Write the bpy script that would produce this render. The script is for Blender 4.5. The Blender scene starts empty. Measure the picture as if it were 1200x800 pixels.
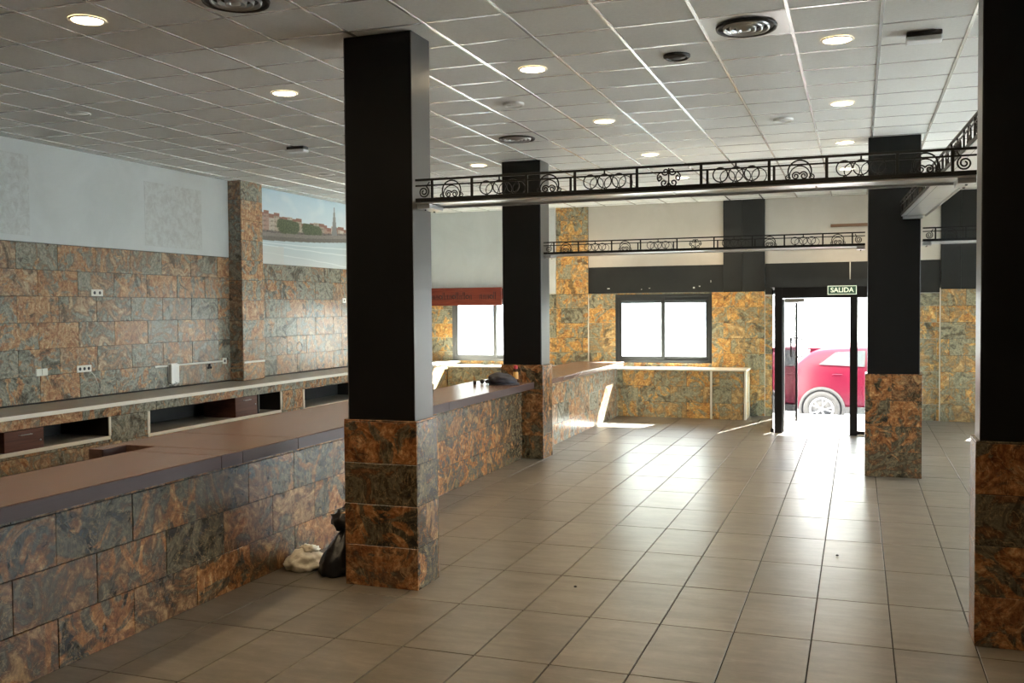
import bpy, bmesh, math, random
from mathutils import Vector, Matrix, noise
random.seed(11)
sc = bpy.context.scene
C = sc.collection
R = math.radians

# ------------------------------------------------------------------ camera
H = 2.035
YAW, PITCH, ROLL, FPX = 0.3451, -0.0341, -0.0081, 1127.94
def cam_axes():
    w = Vector((-math.sin(YAW)*math.cos(PITCH), math.cos(YAW)*math.cos(PITCH), math.sin(PITCH)))
    r = Vector((math.cos(YAW), math.sin(YAW), 0)); u = r.cross(w)
    r2 = r*math.cos(ROLL)+u*math.sin(ROLL); return r2, r2.cross(w), w
cr, cu, cw = cam_axes()
cam = bpy.data.cameras.new('camera'); co = bpy.data.objects.new('camera', cam); C.objects.link(co)
cam.sensor_width = 36; cam.lens = FPX*36/1200; cam.clip_start = .05; cam.clip_end = 200
m = Matrix((cr, cu, -cw)).transposed().to_4x4(); m.translation = (0, 0, H); co.matrix_world = m
sc.camera = co

# ------------------------------------------------------------------ sky, sun, exposure
wd = bpy.data.worlds.new('sky'); sc.world = wd; wd.use_nodes = True
bg = wd.node_tree.nodes['Background']; bg.inputs[0].default_value = (.87, .945, 1.0, 1); bg.inputs[1].default_value = 8.0
sl = bpy.data.lights.new('sun', 'SUN'); sl.energy = 50; sl.angle = R(.6); sl.color = (1, .96, .9)
so = bpy.data.objects.new('sun', sl); C.objects.link(so)
so.rotation_euler = Vector((-.30, -1, -.80)).to_track_quat('-Z', 'Y').to_euler()
so.location = (6, 30, 30)
vs = sc.view_settings
vs.view_transform = 'Standard'; vs.look = 'None'; vs.gamma = 1; vs.use_curve_mapping = False; vs.exposure = 1.68
sc.cycles.diffuse_bounces = 6; sc.cycles.glossy_bounces = 5; sc.cycles.transparent_max_bounces = 12
sc.cycles.max_bounces = 10

# ------------------------------------------------------------------ materials
def nodes(name):
    mt = bpy.data.materials.new(name); mt.use_nodes = True
    nt = mt.node_tree; return mt, nt, nt.nodes['Principled BSDF']
def pbr(name, col, rough=.5, metal=0, spec=.5, emit=None, estr=0, coat=0):
    mt, nt, b = nodes(name)
    b.inputs['Base Color'].default_value = (*col, 1); b.inputs['Roughness'].default_value = rough
    b.inputs['Metallic'].default_value = metal; b.inputs['Specular IOR Level'].default_value = spec
    b.inputs['Coat Weight'].default_value = coat; b.inputs['Coat Roughness'].default_value = .15
    if emit:
        b.inputs['Emission Color'].default_value = (*emit, 1); b.inputs['Emission Strength'].default_value = estr
    return mt
def N(nt, t, **k):
    n = nt.nodes.new(t)
    for a, v in k.items(): setattr(n, a, v)
    return n
def ramp(nt, stops, interp='LINEAR'):
    n = N(nt, 'ShaderNodeValToRGB'); cr_ = n.color_ramp; cr_.interpolation = interp
    while len(cr_.elements) > 1: cr_.elements.remove(cr_.elements[-1])
    cr_.elements[0].position = stops[0][0]; cr_.elements[0].color = (*stops[0][1], 1)
    for p, c in stops[1:]:
        e = cr_.elements.new(p); e.color = (*c, 1)
    return n
def noise_(nt, vec, scale, detail=4, rough=.6, dist=0):
    n = N(nt, 'ShaderNodeTexNoise'); n.inputs['Scale'].default_value = scale; n.inputs['Detail'].default_value = detail
    n.inputs['Roughness'].default_value = rough; n.inputs['Distortion'].default_value = dist
    nt.links.new(vec, n.inputs['Vector']); return n.outputs['Fac']
def mixc(nt, fac, a, b, mode='MIX'):
    n = N(nt, 'ShaderNodeMix', data_type='RGBA', blend_type=mode)
    if isinstance(fac, (int, float)): n.inputs['Factor'].default_value = fac
    else: nt.links.new(fac, n.inputs['Factor'])
    for s, v in (('A', a), ('B', b)):
        i = [q for q in n.inputs if q.name == s and q.type == 'RGBA'][0]
        if isinstance(v, tuple): i.default_value = (*v, 1)
        else: nt.links.new(v, i)
    return [q for q in n.outputs if q.type == 'RGBA'][0]
def math_(nt, op, a, b=0., c=None):
    n = N(nt, 'ShaderNodeMath', operation=op)
    for i, v in enumerate((a, b, c)):
        if v is None: continue
        if isinstance(v, (int, float)): n.inputs[i].default_value = v
        else: nt.links.new(v, n.inputs[i])
    return n.outputs[0]
def objvec(nt, per_object=True, scale=(1, 1, 1)):
    tc = N(nt, 'ShaderNodeTexCoord'); mp = N(nt, 'ShaderNodeMapping'); mp.inputs['Scale'].default_value = scale
    nt.links.new(tc.outputs['Object'], mp.inputs['Vector'])
    if not per_object: return mp.outputs[0], None
    oi = N(nt, 'ShaderNodeObjectInfo'); wn = N(nt, 'ShaderNodeTexWhiteNoise', noise_dimensions='1D')
    nt.links.new(oi.outputs['Random'], wn.inputs['W'])
    sc_ = N(nt, 'ShaderNodeVectorMath', operation='SCALE'); sc_.inputs['Scale'].default_value = 40
    nt.links.new(wn.outputs['Color'], sc_.inputs[0])
    ad = N(nt, 'ShaderNodeVectorMath', operation='ADD'); nt.links.new(mp.outputs[0], ad.inputs[0]); nt.links.new(sc_.outputs[0], ad.inputs[1])
    return ad.outputs[0], oi.outputs['Random']
def slate(name, stops, rust, rustlo, rough=.36, bumpd=.35, dark=(.022, .017, .011)):
    mt, nt, b = nodes(name); L = nt.links.new
    v, rnd = objvec(nt)
    wn = N(nt, 'ShaderNodeTexWhiteNoise', noise_dimensions='1D'); L(math_(nt, 'ADD', rnd, 7.3), wn.inputs['W'])
    n1 = noise_(nt, v, 3.2, 9, .64, 2.2)
    n1b = math_(nt, 'ADD', n1, math_(nt, 'MULTIPLY', math_(nt, 'SUBTRACT', rnd, .5), .22))
    base = ramp(nt, stops); L(n1b, base.inputs[0])
    n2 = noise_(nt, v, 2.3, 9, .62, 2.6)
    n2b = math_(nt, 'ADD', n2, math_(nt, 'MULTIPLY', math_(nt, 'SUBTRACT', wn.outputs['Value'], .5), .24))
    msk = ramp(nt, [(rustlo, (0, 0, 0)), (rustlo+.05, (1, 1, 1))]); L(n2b, msk.inputs[0])
    n3 = noise_(nt, v, 6.5, 9, .72, 2.0)
    rr = ramp(nt, rust); L(n3, rr.inputs[0])
    col = mixc(nt, msk.outputs[0], base.outputs[0], rr.outputs[0])
    n6 = noise_(nt, v, 3.1, 8, .62, 1.0)
    dk = ramp(nt, [(.36, (1, 1, 1)), (.41, (0, 0, 0))]); L(n6, dk.inputs[0])
    col = mixc(nt, math_(nt, 'MULTIPLY', dk.outputs[0], .75), col, dark)
    n4 = noise_(nt, v, 4.2, 7, .58, 3.4)
    vein = ramp(nt, [(.487, (0, 0, 0)), (.5, (1, 1, 1)), (.513, (0, 0, 0))]); L(n4, vein.inputs[0])
    col = mixc(nt, math_(nt, 'MULTIPLY', vein.outputs[0], .40), col, rust[-1][1])
    n5 = noise_(nt, v, 30, 6, .75)
    gr = ramp(nt, [(.3, (.35, .35, .35)), (.7, (1.6, 1.6, 1.6))]); L(n5, gr.inputs[0])
    col = mixc(nt, .75, col, gr.outputs[0], 'MULTIPLY')
    L(col, b.inputs['Base Color'])
    b.inputs['Roughness'].default_value = rough; b.inputs['Specular IOR Level'].default_value = .6
    bp = N(nt, 'ShaderNodeBump'); bp.inputs['Strength'].default_value = bumpd; bp.inputs['Distance'].default_value = .008
    h = math_(nt, 'ADD', math_(nt, 'MULTIPLY', n3, .7), math_(nt, 'MULTIPLY', n5, .3)); L(h, bp.inputs['Height'])
    L(bp.outputs[0], b.inputs['Normal'])
    return mt
RUST = [(.25, (.10, .035, .015)), (.45, (.30, .115, .04)), (.6, (.48, .23, .08)), (.75, (.62, .40, .18))]
M = {}
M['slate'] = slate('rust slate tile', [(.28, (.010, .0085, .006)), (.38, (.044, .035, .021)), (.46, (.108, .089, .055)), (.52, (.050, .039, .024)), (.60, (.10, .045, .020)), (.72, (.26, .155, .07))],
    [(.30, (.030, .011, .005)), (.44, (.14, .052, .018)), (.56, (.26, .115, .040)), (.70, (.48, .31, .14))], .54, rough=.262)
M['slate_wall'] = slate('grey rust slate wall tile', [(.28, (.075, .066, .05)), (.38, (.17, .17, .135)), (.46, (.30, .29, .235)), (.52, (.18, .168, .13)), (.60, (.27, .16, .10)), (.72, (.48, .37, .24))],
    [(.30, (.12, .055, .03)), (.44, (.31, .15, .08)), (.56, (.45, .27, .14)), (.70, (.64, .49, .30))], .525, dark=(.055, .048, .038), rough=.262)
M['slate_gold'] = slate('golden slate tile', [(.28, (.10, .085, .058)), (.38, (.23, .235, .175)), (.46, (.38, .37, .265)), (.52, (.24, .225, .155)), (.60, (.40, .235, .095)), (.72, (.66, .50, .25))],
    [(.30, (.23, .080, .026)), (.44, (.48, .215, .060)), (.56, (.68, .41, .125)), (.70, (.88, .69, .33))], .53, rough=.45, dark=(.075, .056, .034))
M['grout'] = pbr('dark grout', (.022, .019, .016), .9)
M['edge'] = pbr('cream tile edge trim', (.76, .72, .63), .4)
def floor_mat():
    mt, nt, b = nodes('taupe porcelain floor'); L = nt.links.new
    v, rnd = objvec(nt, True, (1, 5, 1)); v2, _ = objvec(nt)
    a = noise_(nt, v, 1.6, 8, .68, .4); c = noise_(nt, v2, 6, 7, .7, .4)
    cr1 = ramp(nt, [(.3, (.078, .066, .052)), (.5, (.114, .098, .079)), (.72, (.158, .139, .114))]); L(a, cr1.inputs[0])
    cr2 = ramp(nt, [(.35, (.80, .80, .80)), (.65, (1.12, 1.12, 1.12))]); L(c, cr2.inputs[0])
    col = mixc(nt, .8, cr1.outputs[0], cr2.outputs[0], 'MULTIPLY')
    val = math_(nt, 'MULTIPLY_ADD', rnd, .16, .92)
    hs = N(nt, 'ShaderNodeHueSaturation'); L(val, hs.inputs['Value']); L(col, hs.inputs['Color'])
    sm = noise_(nt, v, 5, 8, .75, 1.6); sr = ramp(nt, [(.56, (0, 0, 0)), (.72, (.30, .30, .30))]); L(sm, sr.inputs[0])
    col2 = mixc(nt, sr.outputs[0], hs.outputs[0], (.26, .25, .23))
    L(col2, b.inputs['Base Color'])
    rg = math_(nt, 'MULTIPLY_ADD', noise_(nt, v2, 2.2, 3, .5, .5), .07, .278); L(rg, b.inputs['Roughness'])
    bp = N(nt, 'ShaderNodeBump'); bp.inputs['Strength'].default_value = .05; bp.inputs['Distance'].default_value = .002
    L(noise_(nt, v, 3.0, 3, .5, .3), bp.inputs['Height']); L(bp.outputs[0], b.inputs['Normal'])
    return mt
M['floor'] = floor_mat()
def mottled(name, c1, c2, scale=3, rough=.8, lo=.35, hi=.7, bump=0, detail=6, per=False):
    mt, nt, b = nodes(name); L = nt.links.new
    v, _ = objvec(nt, per); a = noise_(nt, v, scale, detail, .65, .6)
    r_ = ramp(nt, [(lo, c1), (hi, c2)]); L(a, r_.inputs[0]); L(r_.outputs[0], b.inputs['Base Color'])
    b.inputs['Roughness'].default_value = rough
    if bump:
        bp = N(nt, 'ShaderNodeBump'); bp.inputs['Strength'].default_value = bump; bp.inputs['Distance'].default_value = .01
        L(a, bp.inputs['Height']); L(bp.outputs[0], b.inputs['Normal'])
    return mt
M['plaster'] = mottled('white plaster', (.56, .59, .585), (.64, .67, .665), 1.2, .75)
M['glue'] = mottled('glue residue on plaster', (.49, .50, .49), (.60, .63, .62), 11, .9, .36, .60, .3, 9)
M['beige'] = mottled('beige plaster', (.60, .565, .50), (.67, .635, .57), 1.0, .8)
M['cream'] = pbr('beige wall lit pale', (.78, .76, .70), .7)  # beige wall where it is more strongly lit, brightness put into the colour
M['band'] = mottled('anthracite paint', (.015, .0175, .0175), (.021, .024, .0235), 2, .5)
M['ctile'] = mottled('grey mineral ceiling tile', (.66, .675, .66), (.70, .715, .70), 40, .85, .4, .6, 0, 4)
M['cbar'] = pbr('white grid bar', (.88, .89, .89), .22, .6, .6)
M['ceil'] = pbr('ceiling void', (.05, .05, .05), .9)
M['black'] = pbr('black satin paint', (.0030, .0030, .0032), .36, 0, .4)
M['blackiron'] = pbr('black wrought iron', (.004, .004, .004), .45, 0, .3)
M['alu_dark'] = pbr('dark grey aluminium', (.045, .05, .052), .4, .3)
M['alu_grey'] = pbr('grey aluminium', (.14, .145, .145), .4, .3)
M['steel'] = pbr('brushed steel', (.62, .63, .64), .3, .9)
M['shelfpanel'] = pbr('pale metal shelf panel', (.80, .81, .81), .28, .75)
M['sidegrey'] = pbr('grey satin pillar side', (.065, .064, .061), .35, 0, .6)
def wood(name, c1, c2, scale=(1, 1, 1), rough=.35, ns=6):
    mt, nt, b = nodes(name); L = nt.links.new
    v, _ = objvec(nt, True, scale); a = noise_(nt, v, ns, 7, .6, .7)
    r_ = ramp(nt, [(.3, c1), (.7, c2)]); L(a, r_.inputs[0]); L(r_.outputs[0], b.inputs['Base Color']); b.inputs['Roughness'].default_value = rough
    return mt
M['bartop'] = wood('brown laminate bar top', (.085, .047, .036), (.150, .090, .070), (5, .35, 5), .27, 3)
M['baredge'] = wood('dark maroon bar edge', (.024, .009, .009), (.040, .016, .015), (5, .4, 5), .5, 3)
M['drawerwood'] = wood('red brown drawer wood', (.065, .022, .014), (.14, .055, .035), (3, .6, 12), .4, 3)
M['beam'] = wood('red carved wood', (.12, .018, .010), (.22, .045, .022), (.8, 3, 8), .4, 4)
M['carve'] = pbr('dark carved strokes', (.022, .008, .006), .5)
M['woodstrip'] = wood('brown wood strip', (.20, .11, .065), (.30, .18, .11), (.5, 3, 8), .5, 4)
M['counter_top'] = mottled('grey brown counter slab', (.27, .25, .215), (.36, .335, .29), 6, .35)
M['shelfin'] = pbr('dark shelf interior', (.06, .06, .058), .6)
M['white'] = pbr('white plastic', (.78, .78, .74), .35)
M['bone'] = pbr('bone plastic plate', (.66, .64, .56), .4)
M['darkplastic'] = pbr('dark plastic', (.012, .012, .014), .4)
M['darkgrey'] = pbr('dark grey speaker mesh', (.03, .03, .03), .5)
M['lamp_on'] = pbr('lit warm lens', (1, .9, .75), .4, emit=(1, .78, .48), estr=9)
M['lamp_off'] = pbr('unlit frosted lens', (.62, .63, .61), .35)
M['trim'] = pbr('white lamp trim', (.72, .72, .70), .35)
M['vent'] = pbr('vent metal', (.50, .52, .53), .28, .85)
M['ventdark'] = pbr('vent throat', (.012, .012, .012), .6)
M['emlens'] = pbr('clear emergency lens', (.88, .91, .94), .3)
M['green'] = pbr('dark green sign', (.03, .085, .05), .4)
M['signpale'] = pbr('pale sign lettering', (.75, .82, .66), .5, emit=(.75, .85, .65), estr=.12)
M['bagblack'] = mottled('black bin liner', (.004, .004, .005), (.010, .010, .012), 9, .28, .35, .7, .5)
M['bagwhite'] = mottled('off white cloth bag', (.52, .47, .37), (.74, .70, .60), 9, .6, .3, .7, .5)
M['tan'] = pbr('tan cardboard', (.38, .24, .13), .7)
M['navy'] = mottled('dark navy cloth', (.006, .007, .014), (.016, .018, .032), 14, .7, .35, .7, .3)
M['redcap'] = pbr('red cap', (.45, .02, .04), .4)
M['amber'] = pbr('amber label', (.50, .27, .06), .4)
M['darkglass'] = pbr('dark bottle glass', (.05, .02, .012), .15)
M['pavement'] = mottled('pale pavement', (.50, .50, .49), (.58, .58, .57), 2, .8)
M['asphalt'] = mottled('worn asphalt', (.20, .20, .205), (.27, .27, .275), 6, .85)
M['housewall'] = mottled('cream rendered house wall', (.72, .70, .64), (.80, .78, .72), .7, .8)
M['houseglass'] = pbr('house window glass', (.45, .48, .50), .1)
M['houseyellow'] = pbr('yellow roller blind', (.75, .60, .25), .6)
M['carpaint'] = pbr('crimson car paint', (.055, .001, .009), .35, 0, .2)
M['carglass'] = pbr('tinted car glass', (.02, .025, .03), .2, 0, .25)
M['tyre'] = pbr('tyre rubber', (.03, .029, .028), .75)
M['cladding'] = pbr('grey plastic cladding', (.045, .045, .045), .6, 0, .2)
M['rim'] = pbr('alloy rim', (.30, .30, .30), .4, .3)
M['taillamp'] = pbr('red tail lamp', (.42, .01, .02), .15)
def glass_mat(name, tint=(.93, .96, .95)):
    mt = bpy.data.materials.new(name); mt.use_nodes = True; nt = mt.node_tree; nt.nodes.clear()
    o = N(nt, 'ShaderNodeOutputMaterial'); t = N(nt, 'ShaderNodeBsdfTransparent'); t.inputs[0].default_value = (*tint, 1)
    g = N(nt, 'ShaderNodeBsdfGlossy'); g.inputs['Roughness'].default_value = .02
    f = N(nt, 'ShaderNodeFresnel'); f.inputs[0].default_value = 1.45
    mx = N(nt, 'ShaderNodeMixShader'); nt.links.new(f.outputs[0], mx.inputs[0]); nt.links.new(t.outputs[0], mx.inputs[1]); nt.links.new(g.outputs[0], mx.inputs[2])
    nt.links.new(mx.outputs[0], o.inputs[0]); return mt
M['glass'] = glass_mat('clear window glass')

# ------------------------------------------------------------------ helpers
def link(name, me, mat=None, parent=None, loc=(0, 0, 0), rot=None):
    if mat is not None and len(me.materials) == 0: me.materials.append(M[mat])
    o = bpy.data.objects.new(name, me); C.objects.link(o); o.location = loc
    if rot: o.rotation_euler = rot
    if parent is not None: o.parent = parent
    return o
def tag(o, label=None, cat=None, group=None, kind=None):
    if label: o['label'] = label
    if cat: o['category'] = cat
    if group: o['group'] = group
    if kind: o['kind'] = kind
    return o
def thing(name, label, cat, loc=(0, 0, 0), rz=0, group=None):
    o = bpy.data.objects.new(name, None); C.objects.link(o); o.location = loc; o.rotation_euler = (0, 0, rz); o.empty_display_size = .1
    return tag(o, label, cat, group)
_mc = {}
def bmesh_to(name, bm, mat=None, smooth=False):
    me = bpy.data.meshes.new(name); bm.to_mesh(me); bm.free()
    if smooth:
        for p in me.polygons: p.use_smooth = True
    if mat: me.materials.append(M[mat])
    return me
def box_me(sx, sy, sz, mat, bev=0.0):
    k = (round(sx, 4), round(sy, 4), round(sz, 4), mat, bev)
    if k in _mc: return _mc[k]
    bm = bmesh.new(); bmesh.ops.create_cube(bm, size=1)
    for v in bm.verts: v.co = Vector((v.co.x*sx, v.co.y*sy, v.co.z*sz))
    if bev: bmesh.ops.bevel(bm, geom=bm.edges[:], offset=min(bev, .45*min(sx, sy, sz)), segments=1, affect='EDGES')
    _mc[k] = bmesh_to('box', bm, mat); return _mc[k]
def box(name, x0, x1, y0, y1, z0, z1, mat, parent=None, bev=.003):
    o = link(name, box_me(x1-x0, y1-y0, z1-z0, mat, bev), None, parent, ((x0+x1)/2, (y0+y1)/2, (z0+z1)/2))
    if parent is not None: o.location = Vector(o.location)-PO(parent)
    return o
def PO(p):   # world origin of an unrotated parent chain
    v = Vector((0, 0, 0))
    while p is not None: v += Vector(p.location); p = p.parent
    return v
def multi(name, boxes, mat, parent=None, loc=(0, 0, 0)):
    bm = bmesh.new()
    for (x0, x1, y0, y1, z0, z1) in boxes:
        r_ = bmesh.ops.create_cube(bm, size=1)['verts']
        for v in r_: v.co = Vector(((x0+x1)/2+v.co.x*(x1-x0), (y0+y1)/2+v.co.y*(y1-y0), (z0+z1)/2+v.co.z*(z1-z0)))
    return link(name, bmesh_to(name, bm, mat), None, parent, loc)
def lathe_bm(bm, prof, n=28, cap=True):
    rings = []
    for r_, z in prof:
        rings.append([bm.verts.new((r_*math.cos(2*math.pi*i/n), r_*math.sin(2*math.pi*i/n), z)) for i in range(n)])
    for a, b in zip(rings, rings[1:]):
        for i in range(n): bm.faces.new((a[i], a[(i+1) % n], b[(i+1) % n], b[i]))
    if cap:
        bm.faces.new(rings[0][::-1]); bm.faces.new(rings[-1])
def lathe(name, prof, mat, parent=None, loc=(0, 0, 0), n=28, cap=True, rot=None, key=None):
    k = ('lathe', key or name, tuple(prof), mat, n)
    if k not in _mc:
        bm = bmesh.new(); lathe_bm(bm, prof, n, cap); bmesh.ops.recalc_face_normals(bm, faces=bm.faces[:]); _mc[k] = bmesh_to(name, bm, mat, True)
    return link(name, _mc[k], None, parent, loc, rot)
def tube_bm(bm, pts, r, n=6, closed=False):
    pts = [Vector(p) for p in pts]; rings = []; L = len(pts)
    for i, p in enumerate(pts):
        a = pts[i-1] if (i > 0 or closed) else p; b = pts[(i+1) % L] if (i < L-1 or closed) else p
        t = (b-a).normalized() if (b-a).length > 1e-9 else Vector((1, 0, 0))
        ref = Vector((0, 1, 0)) if abs(t.y) < .9 else Vector((0, 0, 1))
        s = t.cross(ref).normalized(); q = s.cross(t)
        rings.append([bm.verts.new(p+(s*math.cos(2*math.pi*k/n)+q*math.sin(2*math.pi*k/n))*r) for k in range(n)])
    rng = range(L if closed else L-1)
    for i in rng:
        a, b = rings[i], rings[(i+1) % L]
        for k in range(n): bm.faces.new((a[k], a[(k+1) % n], b[(k+1) % n], b[k]))
    if not closed: bm.faces.new(rings[0][::-1]); bm.faces.new(rings[-1])
def tube(name, pts, r, mat, parent=None, loc=(0, 0, 0), n=6):
    bm = bmesh.new(); tube_bm(bm, pts, r, n); return link(name, bmesh_to(name, bm, mat, True), None, parent, loc)

def sub_rects(rs, h):
    out = []
    for (a, b, c, d) in rs:
        e, f, g, k = h
        if e >= b or f <= a or g >= d or k <= c: out.append((a, b, c, d)); continue
        if e > a: out.append((a, e, c, d))
        if f < b: out.append((f, b, c, d))
        a2, b2 = max(a, e), min(b, f)
        if g > c: out.append((a2, b2, c, g))
        if k < d: out.append((a2, b2, k, d))
    return out
TH = .014
def tiles(parent, axis, plane, sgn, u0, u1, z0, rows, tw, phase, mat, holes=(), name='stone_tile', gap=.004, th=TH, shift=.5):
    """running-bond cladding on a wall face; axis is the normal axis, sgn its direction"""
    z = z0; po = PO(parent)
    for i, h in enumerate(rows):
        ph = phase+(tw*shift if i % 2 else 0)
        k = math.floor((u0-ph)/tw)
        while ph+k*tw < u1:
            a, b = max(u0, ph+k*tw), min(u1, ph+(k+1)*tw); k += 1
            if b-a < .02: continue
            rs = [(a, b, z, z+h)]
            for q in holes: rs = sub_rects(rs, q)
            for (e, f, g, l) in rs:
                if f-e < .02 or l-g < .02: continue
                du, dz, t = f-e-gap, l-g-gap, th+random.choice((0, .001, .002))
                c = plane+sgn*t/2
                if axis == 'x': o = link(name, box_me(t, du, dz, mat, .0022), None, parent, Vector((c, (e+f)/2, (g+l)/2))-po)
                else: o = link(name, box_me(du, t, dz, mat, .0022), None, parent, Vector(((e+f)/2, c, (g+l)/2))-po)
        z += h
HC, FY = 4.024, 18.42
LX, RX, BY = -9.1, 4.6, -1.6
EPS = .002

# ------------------------------------------------------------------ floor
floor = multi('floor', [(LX-.3, RX+.3, BY-.3, FY+.3, -.14, -.012)], 'grout'); tag(floor, 'taupe rectangular porcelain floor tiles with dark joints', None, None, 'structure')
FX0, FW, FY0, FD = -2.1185, .4646, 6.0778, .8932
for j in range(-5, 11):
    for i in range(-3, 14):
        x0, y0 = FX0+j*FW, FY0+i*FD; x1, y1 = x0+FW, y0+FD
        x0 = max(x0, -4.42); y1 = min(y1, FY)
        if y1-y0 < .05: continue
        g = .009
        o = link('floor_tile', box_me(x1-x0-g, y1-y0-g, .012, 'floor', .0015), None, floor, ((x0+x1)/2, (y0+y1)/2, -.006+random.uniform(-.0005, .0005)))
rest = []
for (x0, x1, y0, y1) in [(LX, -4.43, BY, FY), (-4.43, RX, BY, FY0-3*FD), (FX0+11*FW, RX, FY0-3*FD, FY)]:
    x = x0
    while x < x1-.02:
        y = y0
        while y < y1-.02:
            rest.append((x+.003, min(x+FW, x1)-.003, y+.003, min(y+FD, y1)-.003, -.012, 0)); y += FD
        x += FW
tag(multi('floor_tile_field', rest, 'floor', floor), kind='stuff')
fleck = [(715, 662), (945, 613)]

# ------------------------------------------------------------------ ceiling
CX0, CY0, CT = -1.0536, 6.7701, .6
ceil = multi('ceiling', [(LX-.3, RX+.3, BY-.3, FY+.3, HC+.03, HC+.2)], 'ceil'); tag(ceil, 'suspended ceiling of grey square tiles in a white metal grid', None, None, 'structure')
vents = [(.5, .5), (-4.5, -2.5), (-4.5, 6.5)]
cells = []
for mcol in range(-14, 10):
    for k in range(-14, 20):
        x0, x1 = max(LX, CX0+mcol*CT), min(RX, CX0+(mcol+1)*CT); y0, y1 = max(BY, CY0+k*CT), min(FY, CY0+(k+1)*CT)
        if x1-x0 < .03 or y1-y0 < .03 or (mcol+.5, k+.5) in vents: continue
        cells.append((x0, x1, y0, y1))
def inview(c_):
    p = Vector(((c_[0]+c_[1])/2, (c_[2]+c_[3])/2, HC))-Vector((0, 0, H)); z = p.dot(cw)
    if z < .5: return False
    return -60 < 600+FPX*p.dot(cr)/z < 1160 and -40 < 400-FPX*p.dot(cu)/z
cells.sort(key=lambda c_: (not inview(c_), (c_[0]+c_[1])**2/4+(c_[2]+c_[3])**2/4))
far = []
for n_, (x0, x1, y0, y1) in enumerate(cells):
    g = .012
    if n_ < 298: link('ceiling_tile', box_me(x1-x0-2*g, y1-y0-2*g, .018, 'ctile', .003), None, ceil, ((x0+x1)/2, (y0+y1)/2, HC+.011))
    else: far.append((x0+g, x1-g, y0+g, y1-g, HC+.002, HC+.02))
tag(multi('ceiling_tile_field', far, 'ctile', ceil), kind='stuff')
for mcol in range(-13, 10):
    x = CX0+mcol*CT; box('grid_bar', x-.012, x+.012, BY, FY, HC-.003, HC+.03, 'cbar', ceil, .001)
for k in range(-13, 20):
    y = CY0+k*CT; box('cross_bar', LX, RX, y-.0095, y+.0095, HC-.001, HC+.028, 'cbar', ceil, .001)

# ------------------------------------------------------------------ left wall
wl = multi('wall_left', [(LX-.3, LX-.002, BY-.3, FY+.3, 0, HC+.05)], 'grout'); tag(wl, 'white plaster wall above rust and grey slate tiles', None, None, 'structure')
box('plaster_panel', LX-.002, LX+.02, BY, 12.46, 2.855, HC, 'plaster', wl)
box('plaster_panel', LX-.002, LX+.02, 13.03, FY, 2.80, HC, 'plaster', wl)
RW = .3125
tiles(wl, 'x', LX, 1, 6.6, 12.46, .975, [RW]*6, .6155, 8.486+.30775, 'slate_wall')
tiles(wl, 'x', LX, 1, 13.03, FY, .975, [RW]*5+[.26], .6155, 8.486+.30775, 'slate_wall')
box('render_strip', LX-.002, LX+.012, BY, 6.6, 0, 2.855, 'plaster', wl)
for (y0, y1, z0, z1) in [(6.9, 8.69, 2.93, 3.86), (10.62, 11.82, 2.93, 3.80)]:
    o = box('glue_residue', LX+.02, LX+.0215, y0, y1, z0, z1, 'glue', wl, 0)
col = thing('stone_column', 'narrow slate clad column between bare white plaster and river town mural', 'column', (LX, 12.46, 0))
box('core', LX, -8.865, 12.475, 13.005, 0, HC, 'grout', col)
for i in range(10):
    z0 = .965+i*.3075; z1 = min(HC, z0+.3075)
    if z1-z0 < .03: continue
    for nm, a in (('stone_tile', (-8.865, -8.85, 12.462, 13.018)), ('stone_tile', (LX+.003, -8.866, 12.46, 12.475)), ('stone_tile', (LX+.003, -8.866, 13.005, 13.02))):
        box(nm, *a, z0+.002, z1-.002, 'slate_wall', col, .002)
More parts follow.
